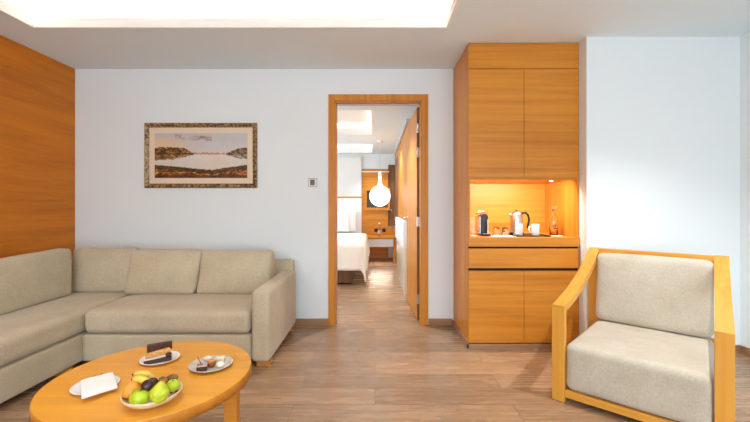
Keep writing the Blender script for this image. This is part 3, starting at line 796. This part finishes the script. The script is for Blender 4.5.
for i, (lb, a, b_, c_) in enumerate((('banana at the back of the fruit bowl, the upper of two with dark tips', (134.5, 374.2, .075), (145, 371.6, .085), (154.5, 379.5, .062)),
                                     ('banana lying below the other banana, its dark tip over the orange mango', (133.5, 379.2, .078), (140, 377.6, .086), (149, 382.2, .082)))):
    P = [Vector((*at(q[0], q[1], TZ+q[2]), TZ+q[2])) for q in (a, b_, c_)]
    o0 = P[0].copy(); bm = bmesh.new(); pts = []; rad = []
    for k in range(15):
        u = k/14; pts.append((P[0]*(1-u)**2+P[1]*2*u*(1-u)+P[2]*u*u)-o0); rad.append(.0035+.009*math.sin(PI*min(1, max(0, u*.93+.03)))**.6)
    t_ = thing('banana', lb, 'banana', o0, 0, None)
    bm_tube(bm, pts, rad, 12); obj('peel', bm, ban_m, t_, smooth=True)
    bm = bmesh.new(); dd = (pts[0]-pts[1]).normalized(); bm_tube(bm, [pts[0]+dd*.0005, pts[0]+dd*.006, pts[0]+dd*.009], [.0038, .0040, .002], 8); obj('tip', bm, stem_m, t_, smooth=True)

# ------------------------------------------------------------------ armchair
AT = math.radians(42.1)
AW, AD, ZA, ZB = .782, .90, .556, .822
ac = thing('armchair', 'oatmeal fabric armchair in a golden wood frame with sloping arms', 'armchair', (1.334, 1.952, 0), -AT)
aw = .070; th_ = .040
# side outline in (v, z): one bent board - front post, scooped arm, rear leg
def arm_profile():
    top = []
    N = 18
    for i in range(N+1):
        u = i/N
        v = .0+AD*u
        # scoop: rises slowly at first, then steepens to the back
        z = ZA+(ZB-ZA)*(.42*u+.58*u**2.4)
        top.append((v, z))
    low = []
    for i in range(N, -1, -1):
        v, z = top[i]
        j0, j1 = max(0, i-1), min(N, i+1)
        tx, tz_ = top[j1][0]-top[j0][0], top[j1][1]-top[j0][1]; l = math.hypot(tx, tz_)
        low.append((v+tz_/l*th_, z-tx/l*th_))
    low = [p for p in low if th_ <= p[0] <= AD-th_]
    zf_ = low[-1][1]; zb_ = low[0][1]
    return top, low, zf_, zb_
top, low, zf_, zb_ = arm_profile()
def add_arm(u0, u1):
    bm = bmesh.new()
    bm_prism(bm, [(0, ZA), *top[1:-1], (AD, ZB), (AD, ZB-.05), (AD-th_, zb_-.0), *low[1:-1], (th_, zf_)], 'x', u0, u1)
    bmesh.ops.bevel(bm, geom=[e for e in bm.edges if e.is_manifold and e.calc_face_angle(0) > .6], offset=.002, segments=2, affect='EDGES')
    obj('arm', bm, 'armw', ac, autos=35)
    box('front_leg', 'chairx', (u0+.0005, u1-.0005, 0.0003, th_, 0, ZA-.002), ac, bev=.002)
    box('rear_leg', 'chairx', (u0+.0005, u1-.0005, AD-th_, AD-.0003, 0, ZB-.04), ac, bev=.002)
    box('side_rail', 'armw', (u0+.015, u1-.015, th_, AD-th_, .03, .075), ac)
add_arm(-AW/2, -AW/2+aw)
add_arm(AW/2-aw, AW/2)
iw_ = AW/2-aw
box('top_rail', 'chairy', (-iw_, iw_, AD-th_, AD-.001, ZB-.07, ZB-.001), ac, bev=.002)
box('front_rail', 'chairy', (-iw_, iw_, .004, .034, .030, .072), ac, bev=.002)
box('rear_rail', 'chairy', (-iw_, iw_, AD-th_, AD-.001, .24, .29), ac, bev=.002)
bm = bmesh.new()
def seatshape(p):
    q = p.copy(); k = (p.y/.40+1)/2; 
    if p.z > 0: q.z -= .030*max(0, min(1, k))
    return q
soft_box(bm, iw_-.001, .405, .1345, .038, (0, .006, .008), 18, (0, .002+.405, .2085), .002, 3, seatshape)
obj('seat', bm, 'chairf', ac, smooth=True)
bm = bmesh.new()
def backshape(p):
    q = p.copy(); k = (p.z/.235+1)/2; q.y += .05*k; return q
soft_box(bm, iw_-.001, .050, .235, .04, (0, .012, .006), 18, (0, .765, .558), .002, 6, backshape)
obj('backrest', bm, 'chairf', ac, smooth=True)

# ------------------------------------------------------------------ bedroom beyond the doorway
HB = 2.25
YF = 8.0
CV1, CV2 = (-2.4, -.045, 4.35, 5.81), (-2.4, -.05, 6.72, 7.78)
cove_ceiling('ceiling_bedroom', -3.1, 1.0, YB+WT, YF+.1, HB, [CV1, CV2], up=.17, lip=.10, ledge=.12)
strip_lights('bed_led_a', CV1, HB, .8, (1, .95, .89)); strip_lights('bed_led_b', CV2, HB, .8, (1, .95, .89))
sbox('wall_bedroom_far', 'wall', (-3.1, 1.0, YF, YF+.1, 0, HB))
sbox('wall_bedroom_right', 'wall', (.56, .66, YB+WT, YF, 0, HB))
# left bedroom wall with its window opening
sbox('wall_bedroom_left', 'wall', (-3.1, -3.0, YB+WT, 4.4, 0, HB), (-3.1, -3.0, 7.0, YF, 0, HB), (-3.1, -3.0, 4.4, 7.0, 0, .6), (-3.1, -3.0, 4.4, 7.0, 2.1, HB))
sbox('baseboard_bedroom', 'base', (-.28, .42, YF-.045, YF-.032, 0, .05))
# right wall: wardrobe panels
WXf = .425
wr = thing('wardrobe', 'tall honey wood wardrobe wall along the bedroom\'s right side', 'wardrobe', (WXf, 5.05, 0))
box('body', 'casing', (.004, .13, -.28, 1.62, 0, HB-.13), wr)
box('top_panel', 'casing', (0, .13, -.28, 2.94, HB-.128, HB-.05), wr)
for a, b in ((-.28, .35), (.353, .98), (.983, 1.61)): box('door', 'casing', (-.014, .003, a, b, .97, HB-.14), wr, bev=.002)
sbox('trim_bedroom_cornice', 'greyplate', (.40, .56, 4.77, YF, HB-.045, HB-.0005))
bp_ = thing('brown_panel', 'dark brown upright panel between the wardrobe and the far wall', 'panel', (WXf, 6.69, 0))
box('board', 'brownp', (0.001, .12, 0, YF-6.69-.002, .0, HB-.13), bp_)
sbox('wall_bedroom_corner_panel', 'brownp', (.30, .4245, YF-.02, YF-.001, .72, 2.02))
sbox('trim_bedroom_edge', 'gap', (.285, .30, YF-.03, YF-.001, .72, 2.02))
sd = thing('white_cabinet', 'low white and cream cabinet along the bedroom\'s right wall', 'cabinet', (.36, 4.80, 0))
box('upper_front', 'headb', (0, .049, 0, 1.85, .60, .95), sd, bev=.004)
box('lower_body', plain('cream_lacquer', (.72, .62, .50), .4, var=.02), (.02, .049, .0, 1.85, 0, .598), sd)
# far wall wood panelling
sbox('wall_bedroom_far_panelling', 'cab', (-.285, .284, YF-.03, YF-.001, .05, 1.93))
sbox('trim_bedroom_shelf_line', 'lip', (-.285, .30, YF-.045, YF-.0305, 1.86, 1.885))
mr_ = thing('wall_mirror', 'dark rectangular mirror in a honey wood frame behind the globe lamp', 'mirror', ((377.3-375)/375*7.93, YF-.0315, 1.134+(206.5-199)/375*7.93))
bm = bmesh.new()
for q in ((-.27, .27, .18, .24), (-.27, .27, -.24, -.18), (-.27, -.225, -.18, .18), (.225, .27, -.18, .18)): bm_box(bm, q[0], q[1], -.04, 0, q[2], q[3])
obj('frame', bm, 'casing', mr_)
box('pane', 'darkglass', (-.225, .225, -.012, -.001, -.18, .18), mr_)
dk = thing('desk', 'honey wood bedside desk with a white drawer below the mirror', 'desk', (.08, 7.38, 0))
box('top', 'cab', (-.30, .34, 0, .57, .50, .525), dk, bev=.002)
box('drawer', 'headb', (-.27, .285, .01, .42, .335, .49), dk, bev=.002)
box('side_panel', 'casing', (.295, .335, .015, .57, 0, .4995), dk)
box('backboard', 'cab', (-.30, .34, .571, .585, .45, .70), dk)
for dx, lb in ((.02-.08, 'grey socket plate on the desk backboard, left of the bottle'), (.19-.08, 'grey socket plate on the desk backboard, right of the bottle')):
    s_ = tag(box('wall_socket', 'gap', (-.035, .035, -.008, 0, -.035, .035), bev=.001), lb, 'socket'); s_.location = (.08+dx, 7.95, .63)
bb = thing('water_bottle', 'small clear bottle standing on the bedside desk', 'bottle', (.09, 7.60, .5255))
bm = bmesh.new(); bm_lathe(bm, [(0, 0), (.032, 0), (.035, .01), (.035, .15), (.015, .21), (.013, .25), (0, .25)], 20); obj('body', bm, 'glass', bb, smooth=True)
bm = bmesh.new(); bm_lathe(bm, [(0, .2505), (.016, .2505), (.016, .285), (0, .285)], 16); obj('cap', bm, 'porc', bb, autos=40)
bm = bmesh.new(); bm_lathe(bm, [(.0356, .06), (.0358, .12)], 20, cap=False); obj('label_band', bm, 'greyplate', bb)
# reading light arm
rl = tag(obj('reading_lamp', (lambda bm: (bm_tube(bm, [(0, 0, 0), (0, -.06, 0)], .008), bm_tube(bm, [(0, -.06, 0), (-.09, -.06, .0)], .010), bm)[-1])(bmesh.new()), 'chrome', loc=(.345, YF-.021, 1.06)), 'small chrome reading lamp on the brown panel right of the mirror', 'lamp')
# globe pendant
gl = thing('pendant_lamp', 'white glass globe pendant hanging in the bedroom', 'pendant lamp', (.085, 6.4, HB-.0005))
bm = bmesh.new(); bm_lathe(bm, [(0, -.02), (.05, -.02), (.055, 0)], 24); obj('ceiling_rose', bm, 'lip', gl, smooth=True)
gz = 1.134+(206.5-196)/375*6.4-HB; gr = .181
bm = bmesh.new(); bm_tube(bm, [(0, 0, -.02), (0, 0, gz+gr+.22)], .004, 8); obj('cord', bm, 'greyplate', gl)
bm = bmesh.new()
prof = [(0, gz-gr)]+[(gr*math.sin(a), gz-gr*math.cos(a)) for a in [PI*i/22 for i in range(1, 20)]]
prof += [(.05, gz+gr-.005), (.036, gz+gr+.03), (.026, gz+gr+.09), (.020, gz+gr+.22), (0, gz+gr+.22)]
bm_lathe(bm, prof, 40); obj('globe', bm, 'lamp', gl, smooth=True)
# bed
bed = thing('bed', 'bed with a dark base and white mattress beyond the doorway', 'bed', (-1.15, 6.6, 0))
box('base', 'brownp', (-.90, .82, -1.15, 1.24, .02, .30), bed, bev=.01)
bm = bmesh.new(); soft_box(bm, .92, 1.22, .135, .05, n=8, c=(0, .06, .44)); obj('mattress', bm, 'pillow', bed, smooth=True)
sbox('wall_bedroom_headboard', 'headb', (-2.4, -.288, YF-.08, YF-.001, .1, 1.31), (-2.4, -.288, YF-.06, YF-.001, 1.345, HB-.06))
sbox('trim_bedroom_headboard', 'casing', (-2.4, -.288, YF-.075, YF-.001, 1.313, 1.342))
# duvet draped over the right side and foot
bm = bmesh.new()
ex, ey, zt = -.215, 5.40, .615
Ls = .43; N1, N2 = 46, 60
xs_ = [-2.05+(ex+Ls+2.05)*i/N1 for i in range(N1+1)]; ys_ = [7.32-(7.32-(ey-Ls))*j/N2 for j in range(N2+1)]
g = []
for i, x in enumerate(xs_):
    row = []
    for j, y in enumerate(ys_):
        a = max(0, x-ex); b = max(0, ey-y); rr = math.hypot(a, b) if (a > 0 and b > 0) else max(a, b)
        bx_, by_ = min(x, ex), max(y, ey)
        if rr > 0:
            dx, dy = (a/rr, b/rr)
            R = .07
            if rr < R*PI/2: o_ = R*math.sin(rr/R); dr = R*(1-math.cos(rr/R))
            else: o_ = R+.10*(rr-R*PI/2); dr = R+(rr-R*PI/2)*.985
            o_ += .012*math.sin((y if a > b else x)*13)*min(1, rr/.3)
            P = Vector((bx_+dx*o_, by_-dy*o_, zt-dr))
        else: P = Vector((x, y, zt))
        P.z += .012*mnoise.noise(Vector((x*3, y*3, 1)))*(1 if rr < .1 else .2)
        row.append(bm.verts.new(P))
    g.append(row)
for i in range(N1):
    for j in range(N2): bm.faces.new((g[i][j], g[i+1][j], g[i+1][j+1], g[i][j+1]))
du_ = obj('duvet', bm, 'duvet', smooth=True)
md = du_.modifiers.new('thick', 'SOLIDIFY'); md.thickness = .03; md.offset = -1
tag(du_, 'ivory duvet draped over the bed with its corner hanging down', 'duvet')
for k, (px_, y_, lb) in enumerate(((-1.0, 7.62, 'white pillow nearest the middle of the bed, in front'), (-.665, 7.79, 'white pillow standing against the headboard at the bed\'s outer edge'))):
    bm = bmesh.new()
    def pf(p):
        q = p.copy(); e = (abs(p.x/.28)**3)*(abs(p.z/.21)**3); q.x *= 1+.05*e; q.z *= 1+.06*e; q.y += .15*(p.z+.2); return q
    soft_box(bm, .27, .035, .20, .03, (0, .045, 0), 14, (0, 0, 0), .006, k+30, pf)
    tag(obj('pillow', bm, 'pillow', smooth=True, loc=(px_+(.2 if k == 0 else 0), y_, .83)), lb, 'pillow')

# ------------------------------------------------------------------ light
w = bpy.data.worlds.new('day'); scn.world = w; w.use_nodes = True
bg = w.node_tree.nodes['Background']; bg.inputs['Color'].default_value = (.74, .88, 1, 1); bg.inputs['Strength'].default_value = 3.9
def portal(loc, size, rot):
    o = area('window_portal', loc, size, 1, rot=rot); o.data.cycles.is_portal = True
portal((0, YR-.09, (WZ0+WZ1)/2), (WX1-WX0, WZ1-WZ0), (PI/2, 0, 0))
portal((-3.09, 5.7, 1.35), (2.6, 1.5), (PI/2, 0, -PI/2))

def spot(name, loc, tgt, power, ang, blend=.4, col=(1, .985, .965), rad=.03):
    l = bpy.data.lights.new(name, 'SPOT'); l.energy = power; l.spot_size = math.radians(ang); l.spot_blend = blend; l.color = col; l.shadow_soft_size = rad
    o = bpy.data.objects.new(name, l); COL.objects.link(o); o.location = loc
    o.rotation_euler = (Vector(tgt)-Vector(loc)).to_track_quat('-Z', 'Y').to_euler(); return o
for k, (x, y, p) in enumerate(((1.75, 1.72, 98), (1.3, -.1, 70))):
    if p: spot(f'ceiling_downlight_{k}', (x, y, H-.01), (x, y, 0), p, 112, .9, rad=.015)
area('desk_led', (.08, 7.45, .33), (.5, .03), 2, (1, .9, .75), (-.4, 0, 0))  # added fill under the desk, brightens the panelling and floor there
for k, x in enumerate((-.75, -1.9)):  # added fill from above for the table and sofa side, no fittings
    spot(f'cove_fill_spot_{k}', (x, 1.25, H+.165), (x-.05, 1.45, 0), 30, 120, .9, rad=.05)
spot('niche_spot', (CX0+sx+.05, CY0+sy, NZ1-.012), (CX0+sx+.02, CY0+.3, NZ0), 2.6, 95, .8, (1, .95, .86), .01)
area('niche_strip', (CX0+W/2-.06, CY0+.030, NZ1-.004), (W*.8, .015), 6.5, (1, .98, .92), (.8, 0, 0))
for k, (x, y, p) in enumerate(((-.05, 4.1, 60), (.15, 5.9, 45), (0.1, 7.4, 45))):  # added spots without fittings, lift the bedroom and the floor at the doorway
    spot(f'bedroom_fill_spot_{k}', (x, y, HB-.01), (x, y, 0), p, 110, .7)

# ------------------------------------------------------------------ camera and view
cam = bpy.data.cameras.new('camera'); co = bpy.data.objects.new('camera', cam); COL.objects.link(co)
cam.sensor_width = 36; cam.lens = 18; cam.shift_y = -4.5/750; cam.clip_start = .05
co.location = (0, 0, CH); co.rotation_euler = (PI/2, 0, 0)
scn.camera = co
vs = scn.view_settings; vs.view_transform = 'Standard'; vs.look = 'None'; vs.exposure = 0.66; vs.gamma = 1; vs.use_curve_mapping = False
scn.cycles.max_bounces = 10; scn.cycles.diffuse_bounces = 6; scn.cycles.use_denoising = True
scn.cycles.sample_clamp_indirect = 6
